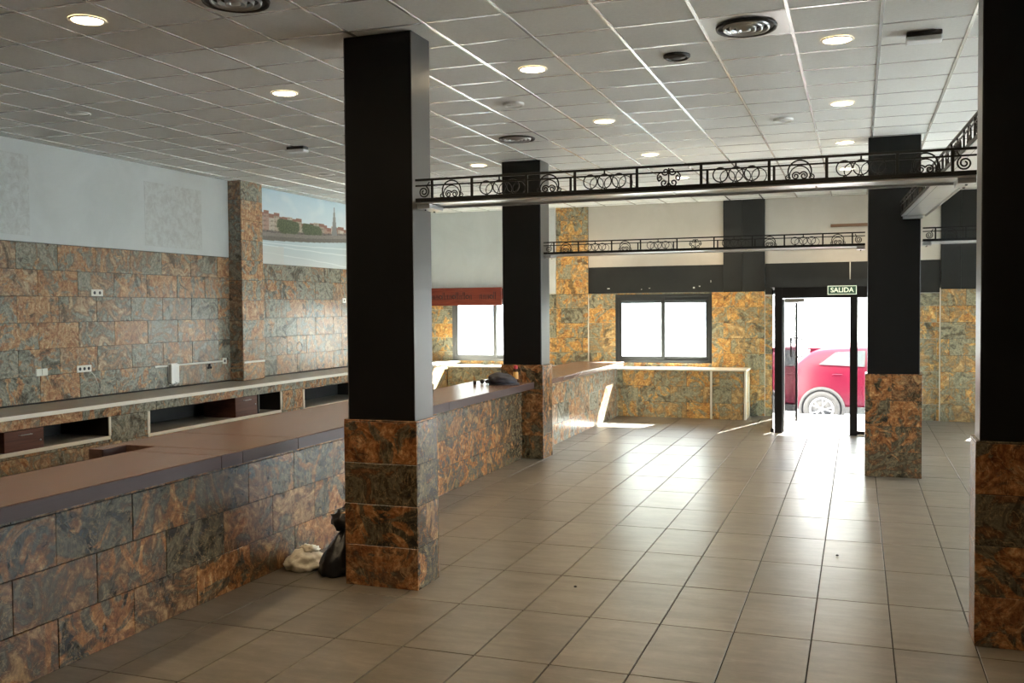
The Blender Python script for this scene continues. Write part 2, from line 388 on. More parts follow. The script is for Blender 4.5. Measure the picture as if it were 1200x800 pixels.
# mural: flat print
def mural():
    ny, nz = 300, 130; y0, y1, z0, z1 = 13.03, 17.9, 2.803, 4.02
    rnd = random.Random(3)
    blds = []; y = 13.0
    while y < 18:
        w = rnd.uniform(.07, .18); top = 3.50+.13*rnd.random()+(.10 if y < 13.7 else 0)
        blds.append((y, y+w, top, rnd.choice([(.46, .38, .31), (.36, .29, .24), (.58, .53, .47), (.30, .17, .14), (.40, .26, .21), (.50, .44, .38)]), rnd.random() < .75)); y += w
    trees = [(14.02, 3.52, .26), (14.25, 3.50, .2), (14.75, 3.50, .22), (14.98, 3.48, .2), (16.7, 3.52, .3)]
    def colr(y, z):
        t = (y-13.4)/2.75; wt = 3.31+.13*t-.02*math.sin(t*3); wb = wt-.13
        nz_ = noise.noise(Vector((y*3, z*6, 1))); n2 = noise.noise(Vector((y*40, z*40, 5)))
        if z < wb:
            s = (wb-z)/max(.01, (wb-z0))
            c = Vector((.46, .56, .60)).lerp(Vector((.60, .64, .64)), s)
            for q, (a, b_, w_) in enumerate(((.10, .16, .025), (.20, .30, .03), (.52, .42, .025))):
                f = a+b_*max(0, t)+.03*nz_
                if abs(s-f) < w_: c = c.lerp(Vector((.86, .9, .9)), .75*(1-abs(s-f)/w_))
            if t < .2 and s > .25: c = c.lerp(Vector((.60, .60, .57)), .6)
            return c
        if z < wt:
            g = .16 if (z-wb) < .07 else .24
            return Vector((g, g*.9, g*.82))*(1+.35*n2)
        for (a, b_, r_) in trees:
            if z < b_+.05 and ((y-a)/r_)**2+((z-b_+.05)/(r_*.62))**2 < 1+.5*n2: return Vector((.09, .11, .06))*(1+.9*n2)
        if abs(y-15.62) < .055*max(0, (3.96-z)/.30) and z < 3.96: return Vector((.22, .23, .23))
        for (a, b_, tp, c, rf) in blds:
            if a <= y < b_:
                if z < tp:
                    if rf and z > tp-.06: return Vector((.27, .13, .10))*(1+.3*n2)
                    if (int((y-a)*46) % 2 == 1) and (int((z-wt)*40) % 3 == 1): return Vector(c)*.45
                    if z < wt+.035: return Vector((.15, .13, .12))*(1+n2)
                    return Vector(c)*(1+.3*n2)
        h = (z-3.5)/.52
        c = Vector((.66, .76, .82)).lerp(Vector((.50, .65, .75)), max(0, min(1, h)))
        return c.lerp(Vector((.72, .80, .84)), max(0, min(.6, nz_*.9)))
    vv = [(0.0, y0+(y1-y0)*i/ny, z0+(z1-z0)*k/nz) for k in range(nz+1) for i in range(ny+1)]
    ff = [(k*(ny+1)+i, k*(ny+1)+i+1, (k+1)*(ny+1)+i+1, (k+1)*(ny+1)+i) for k in range(nz) for i in range(ny)]
    n0 = len(vv)
    me = bpy.data.meshes.new('mural_print'); me.from_pydata(vv, [], ff); at = me.color_attributes.new('print', 'FLOAT_COLOR', 'POINT')
    flat = []
    for v in vv:
        c = colr(v[1], v[2]); flat += [max(0, c[0]), max(0, c[1]), max(0, c[2]), 1]
    at.data.foreach_set('color', flat)
    mt, nt, b = nodes('printed mural'); a = N(nt, 'ShaderNodeAttribute'); a.attribute_name = 'print'; nt.links.new(a.outputs['Color'], b.inputs['Base Color']); b.inputs['Roughness'].default_value = .3
    me.materials.append(mt)
    t = thing('wall_mural', 'printed photo mural of a riverside town with church spire above slate tiles', 'mural', (LX+.02, 15.4, 2.8))
    o = link('print', me, None, t); o.location = Vector((LX+.0305, 0, 0))-Vector(t.location)
    box('backing_board', LX+.02, LX+.03, y0, y1, z0, z1, 'white', t, 0)
mural()

# ------------------------------------------------------------------ facade (front wall)
WZ0, WZ1 = .97, 2.29
W1, W2 = (-7.93, -6.05), (-4.46, -2.60)
AL = (-1.33, .80); AZ = 2.42; SW = (2.25, 4.35)
y0, y1 = FY, FY+.3
wf = multi('wall_front', [(LX-.3, W1[0], y0, y1, -.1, HC+.05), (W1[0], W1[1], y0, y1, -.1, WZ0), (W1[0], W1[1], y0, y1, WZ1, HC+.05), (W1[1], W2[0], y0, y1, -.1, HC+.05),
    (W2[0], W2[1], y0, y1, -.1, WZ0), (W2[0], W2[1], y0, y1, WZ1, HC+.05), (W2[1], AL[0], y0, y1, -.1, HC+.05), (AL[0], AL[1], y0, y1, AZ, HC+.05), (AL[1], SW[0], y0, y1, -.1, HC+.05), (SW[0], SW[1], y0, y1, -.1, .25), (SW[0], SW[1], y0, y1, 2.30, HC+.05), (SW[1], RX+.3, y0, y1, -.1, HC+.05)], 'beige')
tag(wf, 'street wall with golden slate tiles, dark band and beige plaster above', None, None, 'structure')
RH = .2895
tiles(wf, 'y', FY, -1, LX, -5.66, 0, [RH]*8, .6, -8.42, 'slate_gold', [(W1[0], W1[1], WZ0, WZ1)])
tiles(wf, 'y', FY, -1, -5.0, -2.38, 0, [RH]*8, .6, -5.0, 'slate_gold', [(W2[0], W2[1], WZ0, WZ1)])
tiles(wf, 'y', FY, -1, -1.62, AL[0]+.02, 0, [RH]*7+[.2], .6, -1.62, 'slate_gold')
tiles(wf, 'y', FY, -1, AL[1], 1.36, 0, [RH]*7+[.22], .6, AL[1]-.1, 'slate_gold')
box('corner_trim', 1.345, 1.362, FY-.06, FY-.001, 0, 2.34, 'edge', wf, .001); box('corner_trim', -1.632, -1.618, FY-.05, FY-.001, 0, 2.3, 'edge', wf, .001)
box('corner_trim', -5.012, -4.996, FY-.05, FY-.001, .9, 2.31, 'edge', wf, .001)
# full-height slate column
box('column_core', -5.655, -5.005, FY-.035, FY-.001, 0, HC, 'grout', wf, 0)
tiles(wf, 'y', FY-.035, -1, -5.66, -5.0, 0, [RH]*13+[.26], .44, -5.66+.1, 'slate_gold')
# slate pilasters with dark paint above
for (a, b, yy) in ((-2.38, -1.625, FY-.05), (1.362, 2.05, FY-.06)):
    box('pilaster_core', a+.003, b-.003, yy, FY-.001, 0, 2.32, 'grout', wf, 0)
    tiles(wf, 'y', yy, -1, a, b, 0, [RH]*8, .52, a+.14, 'slate_gold')
    box('dark_pilaster', a, b-(b-a)*.54, yy-.012, FY-.001, 2.32, HC, 'band', wf, .004); box('dark_pilaster', b-(b-a)*.535, b, yy-.012, FY-.001, 2.32, HC, 'band', wf, .004)
box('dark_band', -5.0, -2.385, FY-.03, FY-.001, 2.32, 2.83, 'band', wf); box('dark_band', -1.62, 1.357, FY-.03, FY-.001, 2.26, 2.83, 'band', wf)
box('dark_band', 2.055, RX, FY-.03, FY-.001, 2.26, 2.83, 'band', wf)
box('lit_wall_panel', .72, 1.355, FY-.012, FY-.001, 2.835, HC, 'cream', wf)  # stronger light on this stretch of wall, painted as a paler panel
box('bulkhead', LX+.03, -5.665, FY-.10, FY-.001, 2.335, HC, 'plaster', wf, .004)
chips = []
for (x, z, w, h) in [(-4.62, 2.40, .05, .02), (-3.95, 2.38, .02, .015), (-3.80, 2.40, .03, .014), (-2.95, 2.39, .035, .03), (-2.84, 2.42, .03, .02), (-2.62, 2.50, .012, .04)]:
    chips.append((x, x+w, FY-.0315, FY-.030, z, z+h))
tag(multi('paint_chip', chips, 'white', wf), kind='stuff')
ws = thing('wooden_strip', 'short brown wooden strip fixed high on beige wall above the exit', 'wood strip', (-.46, FY, 3.46)); box('batten', -.47, .35, FY-.03, FY-.001, 3.46, 3.515, 'woodstrip', ws)
o = tube('conduit', [(0, 0, 0), (0, 0, .47)], .009, 'white', None, (-.135, FY-.045, 2.36), 8); tag(o, 'thin white vertical cable conduit above the exit sign', 'conduit')

def window(n, X0, X1, mat, label):
    w = thing('window_%d' % n, label, 'window', (X0, FY, WZ0)); w['kind'] = 'structure'
    ya, yb = FY-.02, FY+.08; f = .055
    box('frame', X0, X1, ya, yb, WZ1-f, WZ1, mat, w); box('frame', X0, X1, ya, yb, WZ0, WZ0+f, mat, w)
    box('frame', X0, X0+f, ya, yb, WZ0+f, WZ1-f, mat, w); box('frame', X1-f, X1, ya, yb, WZ0+f, WZ1-f, mat, w)
    mid = (X0+X1)/2
    for k, (a, b, dy) in enumerate(((X0+f, mid+.03, .012), (mid-.03, X1-f, .048))):
        s = .065; yc0, yc1 = ya+dy, ya+dy+.034
        sash = box('sash', a, b, yc0, yc1, WZ0+f, WZ0+f+s, mat, w)
        box('sash_rail', a, b, yc0, yc1, WZ1-f-s, WZ1-f, mat, sash)
        box('sash_stile', a, a+s, yc0, yc1, WZ0+f+s, WZ1-f-s, mat, sash); box('sash_stile', b-s, b, yc0, yc1, WZ0+f+s, WZ1-f-s, mat, sash)
        box('pane', a+s-.005, b-s+.005, yc0+.014, yc0+.02, WZ0+f+s-.005, WZ1-f-s+.005, 'glass', sash, 0)
    box('shutter_box', X0+f, X1-f, yb+.02, yb+.16, WZ1-.17, WZ1-.005, 'alu_grey', w)
    box('outer_sill', X0-.04, X1+.04, yb, FY+.36, WZ0-.04, WZ0, 'edge', w)
w = thing('window_5', 'unseen shop window added in the street wall for daylight, right of the dark pilaster', 'window', (SW[0], FY, .25)); w['kind'] = 'structure'  # unseen window added to let frontal daylight onto the floor
for (c, d, e, f) in ((SW[0], SW[1], .25, .31), (SW[0], SW[1], 2.24, 2.30), (SW[0], SW[0]+.06, .31, 2.24), (SW[1]-.06, SW[1], .31, 2.24), (3.27, 3.33, .31, 2.24)): box('frame', c, d, FY+.02, FY+.09, e, f, 'alu_dark', w)
for c, d in ((SW[0]+.06, 3.27), (3.33, SW[1]-.06)): box('pane', c, d, FY+.05, FY+.058, .31, 2.24, 'glass', w, 0)
window(1, *W1, 'alu_grey', 'grey aluminium sliding window behind the long bar, under carved wooden sign')
window(2, *W2, 'alu_dark', 'dark aluminium sliding window above stone bench, left of the exit')

# ------------------------------------------------------------------ recessed entrance
DY = 16.0
lob = multi('trim_1', [(AL[0], AL[1], DY-.02, FY+.02, 2.34, AZ+.03)], 'band'); tag(lob, 'dark flat roof of the recessed entrance', None, None, 'structure')
dr = thing('door_1', 'black framed glass entrance with open glass leaf', 'door', (-1.257, DY, 0)); dr['kind'] = 'structure'
fr = 'black'
box('jamb', -1.257, -1.137, DY-.04, DY+.06, 0, 2.34, fr, dr); box('jamb', .66, .78, DY-.04, DY+.06, 0, 2.34, fr, dr)
box('header', -1.137, .66, DY-.04, DY+.06, 2.165, 2.34, fr, dr); box('mullion', -.116, -.002, DY-.04, DY+.06, 0, 2.165, fr, dr)
box('threshold', -1.137, .66, DY-.03, DY+.05, 0, .012, 'steel', dr)
box('bottom_rail', -.002, .66, DY-.02, DY+.03, .012, .07, fr, dr)
box('fixed_pane', -.002, .66, DY+.005, DY+.013, .07, 2.165, 'glass', dr, 0)
lf = thing('door_leaf', None, None); lf.parent = dr; lf.location = (.125, .03, 0); lf.rotation_euler = (0, 0, R(81))
del_keys = [k for k in ('label', 'category', 'group') if k in lf]
for k in del_keys: del lf[k]
def lbox(name, a, b, c, d, e, f, mat): return link(name, box_me(b-a, d-c, f-e, mat, .002), None, lf, ((a+b)/2, (c+d)/2, (e+f)/2))
lbox('stile', .0, .045, -.02, .02, .015, 2.15, 'alu_grey'); lbox('stile', .955, 1.0, -.02, .02, .015, 2.15, fr)
lbox('rail', .045, .955, -.02, .02, .015, .09, 'alu_grey'); lbox('rail', .045, .955, -.02, .02, 2.09, 2.15, 'alu_grey')
lbox('leaf_pane', .045, .955, -.004, .004, .09, 2.09, 'glass')
bm = bmesh.new()
for s in (-1, 1): tube_bm(bm, [(.93, s*.02, 1.18), (.93, s*.09, 1.18), (.93, s*.09, 1.50), (.93, s*.02, 1.50)], .014, 8)
link('pull_handle', bmesh_to('pull_handle', bm, 'blackiron'), None, lf)
box('closer', -1.10, -.80, DY-.07, DY-.04, 2.10, 2.16, 'steel', dr)
for xx in (AL[0]+.03, AL[1]-.03):
    sd = thing('side_glazing', 'glazed side panel of the recessed entrance beside the '+('window bench' if xx < 0 else 'dark wall pilaster'), 'glazing', (xx, DY+.06, 0))
    box('side_pane', xx-.005, xx+.005, DY+.08, FY, .06, 2.33, 'glass', sd, 0)
    box('side_rail', xx-.025, xx+.025, DY+.06, FY, 0, .06, fr, sd)
sg = thing('exit_sign', 'small green SALIDA exit sign on the black door header', 'sign', (-.235, DY-.04, 2.285))
box('sign_panel', -.449, -.018, DY-.062, DY-.04, 2.215, 2.352, 'green', sg, .003)
multi('sign_border', [(-.215, .215, -.0245, -.0225, .058, .068), (-.215, .215, -.0245, -.0225, -.070, -.060), (-.215, -.205, -.0245, -.0225, -.06, .058), (.205, .215, -.0245, -.0225, -.06, .058)], 'signpale', sg)
def text(name, s, size, mat, parent, loc, rot=(R(90), 0, 0), sx=1, ext=.001):
    cu_ = bpy.data.curves.new(name, 'FONT'); cu_.body = s; cu_.size = size; cu_.extrude = ext; cu_.align_x = 'CENTER'; cu_.align_y = 'CENTER'; cu_.offset = size*.02
    cu_.materials.append(M[mat]); q = bpy.data.objects.new(name, cu_); C.objects.link(q)
    me = bpy.data.meshes.new_from_object(q.evaluated_get(bpy.context.evaluated_depsgraph_get())); bpy.data.objects.remove(q)
    o = bpy.data.objects.new(name, me); C.objects.link(o); o.parent = parent; o.location = loc; o.rotation_euler = rot; o.scale = (sx, 1, 1); return o
text('lettering', 'SALIDA', .105, 'signpale', sg, (0, -.0235, -.002), sx=1.0)

# ------------------------------------------------------------------ other walls (outside the frame)
RWN = ((8.0, 11.2), (12.2, 15.4))
wr = multi('wall_right', [(RX, RX+.3, BY-.3, FY+.3, 0, .5), (RX, RX+.3, BY-.3, FY+.3, 3.4, HC+.05)]+[(RX, RX+.3, a, b, .5, 3.4) for a, b in ((BY-.3, 8.0), (11.2, 12.2), (15.4, FY+.3))], 'beige')
tag(wr, 'beige side wall with tall shop windows', None, None, 'structure')
for n_, (a, b) in enumerate(RWN):
    w = thing('window_%d' % (3+n_), 'tall black framed shop window in the right wall, '+('nearer the camera', 'nearer the street')[n_], 'window', (RX, a, .5)); w['kind'] = 'structure'
    for (c, d, e, f) in ((a, b, .5, .56), (a, b, 3.34, 3.4), (a, a+.06, .56, 3.34), (b-.06, b, .56, 3.34), ((a+b)/2-.03, (a+b)/2+.03, .56, 3.34)):
        box('frame', RX+.05, RX+.12, c, d, e, f, 'alu_dark', w)
    for c, d in ((a+.06, (a+b)/2-.03), ((a+b)/2+.03, b-.06)): box('pane', RX+.08, RX+.09, c, d, .56, 3.34, 'glass', w, 0)
wb = multi('wall_back', [(LX-.3, RX+.3, BY-.3, BY, 0, HC+.05)], 'band'); tag(wb, 'plain anthracite back wall', None, None, 'structure')

# ------------------------------------------------------------------ pillars
def pillar(x0, x1, y0, y1, hs, label, d=.028):
    t = thing('pillar', label, 'pillar', ((x0+x1)/2, (y0+y1)/2, 0), 0, 'black pillars with slate bases')
    box('shaft', x0+d, x1-d, y0+d, y1-d, hs-.01, HC, 'black', t, .006)
    box('side_face', x1-d, x1-d+.004, y0+d+.001, y1-d-.001, hs-.002, HC, 'sidegrey', t, .001); box('side_face', x0+d-.004, x0+d, y0+d+.001, y1-d-.001, hs-.002, HC, 'sidegrey', t, .001)  # thin skins that make the side faces greyer than the black shaft
    box('base_core', x0+.014, x1-.014, y0+.014, y1-.014, 0, hs-.012, 'grout', t, 0)
    box('base_cap', x0+.002, x1-.002, y0+.002, y1-.002, hs-.012, hs, 'slate', t, .002)
    rh = (hs-.012)/4
    for i in range(4):
        z0, z1 = i*rh+.0015, (i+1)*rh-.0015
        split = (i % 2 == 1) and (x1-x0 > .6)
        for (a, b) in ([(x0, x1)] if not split else [(x0, x0+.47*(x1-x0)), (x0+.47*(x1-x0), x1)]):
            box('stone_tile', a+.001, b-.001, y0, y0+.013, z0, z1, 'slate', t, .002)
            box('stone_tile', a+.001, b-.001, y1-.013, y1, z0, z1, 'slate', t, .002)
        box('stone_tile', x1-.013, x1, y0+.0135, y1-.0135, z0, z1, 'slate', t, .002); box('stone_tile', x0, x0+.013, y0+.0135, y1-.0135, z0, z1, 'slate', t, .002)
    return t
P1 = (-3.576, -2.983, 6.254, 6.623); P2 = (-4.585, -3.985, 12.30, 12.72); P3 = (.084, .711, 12.189, 12.6); P4 = (.66, 1.27, 6.272, 6.577)
pillar(*P1, 1.229, 'large black pillar in front of the bar with bags at its slate base')
pillar(*P2, 1.275, 'black pillar at the far end of the long bar')
pillar(*P3, 1.225, 'black pillar standing in front of the glass entrance')
pillar(*P4, 1.229, 'black pillar cut by the right edge of the picture')

# ------------------------------------------------------------------ long bar
bar = thing('bar_counter', 'long slate tiled bar counter running from the foreground to the far pillar', 'bar', (-4.6, 8, 0))
box('carcass', -4.80, -4.296, 3.0, 12.28, 0, .955, 'grout', bar, 0)
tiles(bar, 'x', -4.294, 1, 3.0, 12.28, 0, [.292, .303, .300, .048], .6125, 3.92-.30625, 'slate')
box('end_post', -5.15, -4.80, 12.0, 12.28, 0, .955, 'slate', bar)
box('back_post', -5.2, -4.82, 7.2, 7.6, 0, .955, 'shelfin', bar)
bt = thing('bar_worktop', 'dark brown wooden bar top of jointed slabs with a notch, over long bar', 'worktop', (-4.6, 8, .955))
def slab(x0, x1, y0, y1, hole=None):
    z0, z1 = .957, 1.045
    o = link('slab', box_me(x1-x0, y1-y0, z1-z0, 'bartop', .004), None, bt, Vector(((x0+x1)/2, (y0+y1)/2, (z0+z1)/2))-PO(bt))
    e = box('slab_edge', x1-.001, x1+.012, y0+.001, y1-.001, z0, z1-.002, 'baredge', o, .002); return o
slab(-4.86, -4.11, 2.9, 5.498); 
slab(-5.25, -5.13, 5.502, 5.74); slab(-4.86, -4.11, 5.502, 5.74); slab(-5.25, -4.11, 5.744, 6.458); slab(-5.25, -4.11, 6.462, 9.4); slab(-4.95, -4.11, 9.404, 12.27)

# ------------------------------------------------------------------ back counter under the slate wall
bc = thing('back_counter', 'low slate faced back counter with open shelves along the left wall', 'counter', (-8.7, 10, 0))
BX = -8.3; BT = .96
op = [(6.5, 9.04, .555, .80), (9.69, 12.62, .50, .80), (13.245, 15.6, .46, .78)]
low = [(7.0, 8.05, .12, .345), (8.06, 9.04, .12, .345)]
def bcseg(nm, a, b, z0, z1, x0=LX+.02, x1=BX-.016): box(nm, x0, x1, a, b, z0, z1, 'grout', bc, 0)
# carcass built round the openings
cuts = [6.2, 6.5, 9.04, 9.69, 12.62, 13.245, 15.6, 16.4]
for a, b in zip(cuts, cuts[1:]):
    h = [q for q in op if q[0] <= a and b <= q[1]]
    if h: bcseg('carcass', a, b, 0 if a > 9.1 else .345, h[0][2]); bcseg('carcass', a, b, h[0][3], BT-.03)
    else: bcseg('carcass', a, b, 0, BT-.03)
bcseg('carcass', 6.2, 9.04, 0, .10)
for (a, b, z0, z1) in op:
    box('shelf_back', LX+.021, LX+.06, a, b, z0, z1, 'shelfin', bc, 0); box('shelf_board', LX+.06, BX, a, b, z0-.001, z0+.016, 'counter_top', bc)
    box('opening_trim', BX-.005, BX+.012, a, b, z0-.02, z0+.022, 'edge', bc)
    if a > 9: box('opening_trim', BX-.005, BX+.012, a-.012, a+.03, z0+.022, z1, 'edge', bc)
    if b < 15: box('opening_trim', BX-.005, BX+.012, b-.022, b+.012, z0+.022, z1, 'edge', bc)
tiles(bc, 'x', BX-.014, 1, 6.2, 16.4, 0, [.345, .155, .3, .135], .61, 7.8, 'slate_wall', [(a, b, z0-.02, z1) for a, b, z0, z1 in op]+low, shift=.35)
box('worktop', LX+.018, BX+.02, 6.2, 16.41, BT-.028, BT, 'counter_top', bc); box('worktop_edge', BX+.0205, BX+.032, 6.2, 16.41, BT-.045, BT, 'edge', bc, .001)
box('upright', BX-.5, BX-.02, 12.06, 12.09, .50, .80, 'shelfin', bc, 0)
for (a, b, z0, z1) in ((7.55, 8.067, .575, .795), (11.48, 12.01, .518, .80), (7.3, 8.02, .14, .335)):
    t = box('drawer', BX-.55, BX-.002, a, b, z0, z1, 'drawerwood', bc, .004)
    po = PO(t)
    if z0 > .3:
        hd = bmesh.new(); tube_bm(hd, [(0, -.075, 0), (.028, -.075, 0), (.028, .075, 0), (0, .075, 0)], .006, 8)
        link('handle', bmesh_to('handle', hd, 'steel'), None, t, Vector((BX-.002, (a+b)/2, z1-.05))-po)
        lathe('lock', [(.010, 0), (.010, .006), (.004, .007)], 'steel', t, Vector((BX-.002, b-.05, z1-.13))-po, 10, rot=(0, R(90), 0))
# deeper end cabinet below the far window
ec = thing('end_cabinet', 'white topped slate cabinet in the far left corner beside grey window', 'cabinet', (-8.4, 17, 0))
box('body', LX+.03, -7.78, 16.43, FY-.02, 0, .93, 'grout', ec, 0)
tiles(ec, 'x', -7.778, 1, 16.43, FY-.02, 0, [.31, .31, .31], .6, 16.6, 'slate_gold'); box('top', LX+.03, -7.75, 16.42, FY-.02, .93, .965, 'edge', ec)

# ------------------------------------------------------------------ far counter and window benches
fc = thing('far_counter', 'slate fronted counter with brown top running from second pillar to the window', 'counter', (-4.6, 15, 0))
box('carcass', -4.95, -4.266, 12.73, 17.66, 0, .95, 'grout', fc, 0)
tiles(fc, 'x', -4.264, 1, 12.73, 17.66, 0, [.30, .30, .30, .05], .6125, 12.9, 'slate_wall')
ft = thing('counter_worktop', 'brown wooden top of the far counter by the dark window', 'worktop', (-4.6, 15, .952))
s = box('slab', -5.05, -4.14, 12.73, 17.72, .952, 1.02, 'bartop', ft, .004); box('slab_edge', -4.141, -4.13, 12.731, 17.719, .952, 1.018, 'bartop', s, .002)
def bench(name, label, x0, x1, y0, mat='slate_gold', top=.9):
    t = thing(name, label, 'bench', ((x0+x1)/2, y0, 0))
    box('carcass', x0+.001, x1-.001, y0+.016, FY-.02, 0, top-.03, 'grout', t, 0)
    tiles(t, 'y', y0+.014, -1, x0, x1, 0, [.29, .29, .29], .6, x0+.1, mat)
    box('ledge', x0, x1, y0-.02, FY-.02, top-.03, top, 'edge', t); return t
bench('window_bench', 'golden slate bench with cream ledge below the dark window', -4.258, -2.53, 17.68)
bench('window_bench', 'golden slate bench with cream ledge below the grey window behind bar', -7.74, -5.07, 17.70)
cb = thing('stone_cabinet', 'small slate cabinet framed in cream trim at the right end of window bench', 'cabinet', (-2.2, 17.6, 0))
box('body', -2.50, -1.90, 17.636, FY-.075, 0, .87, 'grout', cb, 0); tiles(cb, 'y', 17.634, -1, -2.48, -1.92, 0, [.29, .29, .29], .42, -2.35, 'slate_gold')
tiles(cb, 'x', -1.90, 1, 17.64, FY-.08, 0, [.29, .29, .29], .5, 17.64, 'slate_gold')
box('edge_trim', -2.517, -2.482, 17.60, 17.66, 0, .87, 'edge', cb, .002); box('edge_trim', -1.918, -1.880, 17.60, 17.66, 0, .87, 'edge', cb, .002); box('top', -2.52, -1.87, 17.59, FY-.075, .872, .902, 'edge', cb)

# ------------------------------------------------------------------ wrought iron gallery shelves
TRK = 1.35
def ring(bm, u, z, r, tr=.0032, n=22, a0=0, a1=360):
    tr *= TRK
    cl = abs(a1-a0) >= 360
    pts = [(u+r*math.cos(R(a0+(a1-a0)*i/n)), 0, z+r*math.sin(R(a0+(a1-a0)*i/n))) for i in range(n if cl else n+1)]
    tube_bm(bm, pts, tr, 5, cl)
def spiral(bm, u, z, r, turns, a0, sgn, tr=.0032):
    tr *= TRK
    n = int(16*turns); pts = []
    for i in range(n+1):
        f = i/n; a = R(a0)+sgn*2*math.pi*turns*f; rr = r*(1-.8*f); pts.append((u+rr*math.cos(a), 0, z+rr*math.sin(a)))
    tube_bm(bm, pts, tr, 5)
def motif(kind):
    bm = bmesh.new()
    if kind == 'circles':
        for k in (-1, 0, 1):
            ring(bm, k*.098, .078, .046); ring(bm, k*.098+.045, .060, .046, .0024)
            tube_bm(bm, [(k*.098, 0, .030), (k*.098, 0, .02)], .006, 6)
        tube_bm(bm, [(0, 0, .122), (0, 0, .155)], .006, 4); tube_bm(bm, [(.04, 0, .108), (.04, 0, .118)], .007, 4)
    elif kind == 'fan':
        ring(bm, 0, .072, .070, .004, 24, -38, 218); ring(bm, 0, .045, .062, .003, 16, 0, 180)
        spiral(bm, -.024, .046, .026, 1.6, 20, 1, .0036); spiral(bm, .024, .046, .026, 1.6, 160, -1, .0036)
        for s_ in (-1, 1): spiral(bm, s_*.072, .036, .016, 1.2, 90, -s_, .003)
    elif kind == 'medallion':
        for s_ in (-1, 1):
            spiral(bm, s_*.022, .118, .026, 1.3, 90-90*s_, -s_, .004); spiral(bm, s_*.030, .045, .026, 1.3, 90+90*s_, s_, .004)
            ring(bm, s_*.045, .082, .030, .0036, 12, 90-s_*150, 90-s_*20); spiral(bm, s_*.062, .075, .018, 1.2, 90, s_, .0036)
        tube_bm(bm, [(0, 0, .02), (0, 0, .14)], .005, 6)
    elif kind == 'end':
        spiral(bm, 0, .070, .042, 1.9, 60, -1, .0042); tube_bm(bm, [(.02, 0, .106), (.045, 0, .14)], .005, 5)
    return bmesh_to('scroll_'+kind, bm, 'blackiron', True)
MO = {k: motif(k) for k in ('circles', 'fan', 'medallion', 'end')}
def shelf(label, L, D, loc, rz):
    t = thing('gallery_shelf', label, 'shelf', loc, rz, 'wrought iron gallery shelves between the pillars')
    f = L/3.64
    def lb(nm, a, b, c, d, e, g, mat, p=t): return link(nm, box_me(b-a, d-c, g-e, mat, .001), None, p, ((a+b)/2, (c+d)/2, (e+g)/2))
    h = L/2
    lb('front_angle', -h, h, -.004, .006, 0, .026, 'blackiron'); lb('rear_angle', -h, h, D-.006, D+.004, -.022, .02, 'shelfpanel')
    lb('top_rail', -h, h, -.008, .008, .147, .163, 'blackiron'); lb('mid_rail', -h, h, -.004, .004, .109, .120, 'blackiron')
    lb('lower_trim', -h, h, .004, .05, -.012, -.001, 'shelfpanel')
    npan = max(2, round(L/.85)); w = (L)/npan
    for i in range(npan):
        lb('shelf_panel', -h+i*w+.004, -h+(i+1)*w-.004, .055, D-.012, -.006, .008, 'shelfpanel')
    lb('panel_seam', -h, h, .05, .055, -.010, .008, 'blackiron')
    for s_ in (-1, 1):
        for q in (.21, .635, .98, 1.385, 1.69): lb('post', s_*q*f-.009, s_*q*f+.009, -.006, .006, .02, .150, 'blackiron')
        for q in (.25, .665): lb('short_post', s_*q*f-.008, s_*q*f+.008, -.005, .005, .02, .114, 'blackiron')
        b = lb('bracket', s_*(h-.05)-.05, s_*(h-.05)+.05, .02, D-.04, -.045, -.013, 'steel')
        for yy in (.06, D-.09):
            bo = lathe('bolt', [(.008, 0), (.008, .006), (.003, .008)], 'blackiron', b, (s_*0, yy-(D-.02)/2, -.02), 8, rot=(R(180), 0, 0))
    for q, k in ((0, 'medallion'), (.43, 'circles'), (.82, 'fan'), (1.18, 'circles'), (1.54, 'fan'), (1.755, 'end')):
        for s_ in ((1,) if q == 0 else (-1, 1)):
            o = link('scroll_panel', MO[k], None, t, (s_*q*f, 0, 0)); o.scale = (-s_ if k == 'end' else 1, 1, 1)
    return t
shelf('wrought iron gallery shelf spanning from the bags pillar to the right edge pillar', 3.63, .30, (-1.1615, 6.27, 2.80), 0)
shelf('wrought iron gallery shelf across from the far bar pillar to entrance pillar', 4.06, .30, (-1.951, 12.36, 2.762), 0)
shelf('wrought iron gallery shelf running right from the entrance pillar', 3.86, .30, (.716+1.93, 12.36, 2.79), 0)
dirv = Vector((.706-.463, 6.62-12.19)); Lc = dirv.length
shelf('wrought iron gallery shelf running in depth between the two right pillars', 5.52, .27, ((.463+.712)/2, (12.19+6.60)/2, 3.085), math.atan2(dirv.y, dirv.x))

# ------------------------------------------------------------------ ceiling fittings
def downlight(x, y, on, label):
    t = thing('downlight', label, 'ceiling light', (x, y, HC), 0, 'recessed round downlights')
    lathe('trim_ring', [(.120, 0), (.120, -.006), (.108, -.010), (.100, -.004), (.100, 0)], 'trim', t, (0, 0, 0), 32, False)
    lathe('lens', [(.100, -.0005), (.100, -.004), (.0, -.007)][:2], 'lamp_on' if on else 'lamp_off', t, (0, 0, 0), 32)
    if on:
        l = bpy.data.lights.new('bulb', 'SPOT'); l.energy = 58; l.color = (1, .75, .46); l.spot_size = R(140); l.spot_blend = 1; l.shadow_soft_size = .09
        o = bpy.data.objects.new('bulb', l); C.objects.link(o); o.parent = t; o.location = (0, 0, -.02)
    return t
rown = {2.87: 'behind the camera', 5.27: 'nearest row', 7.67: 'row just beyond the bags pillar', 10.07: 'third row from the camera', 12.47: 'row above the second iron shelf', 14.87: 'row nearer the street wall', 17.27: 'last row before street wall'}
coln = {-.1536: 'lit warm downlight in the right column, ', -2.5536: 'lit warm downlight in the middle column, ', -4.9536: 'lit warm downlight over the bar, ', -7.3536: 'unlit downlight over the back counter, '}
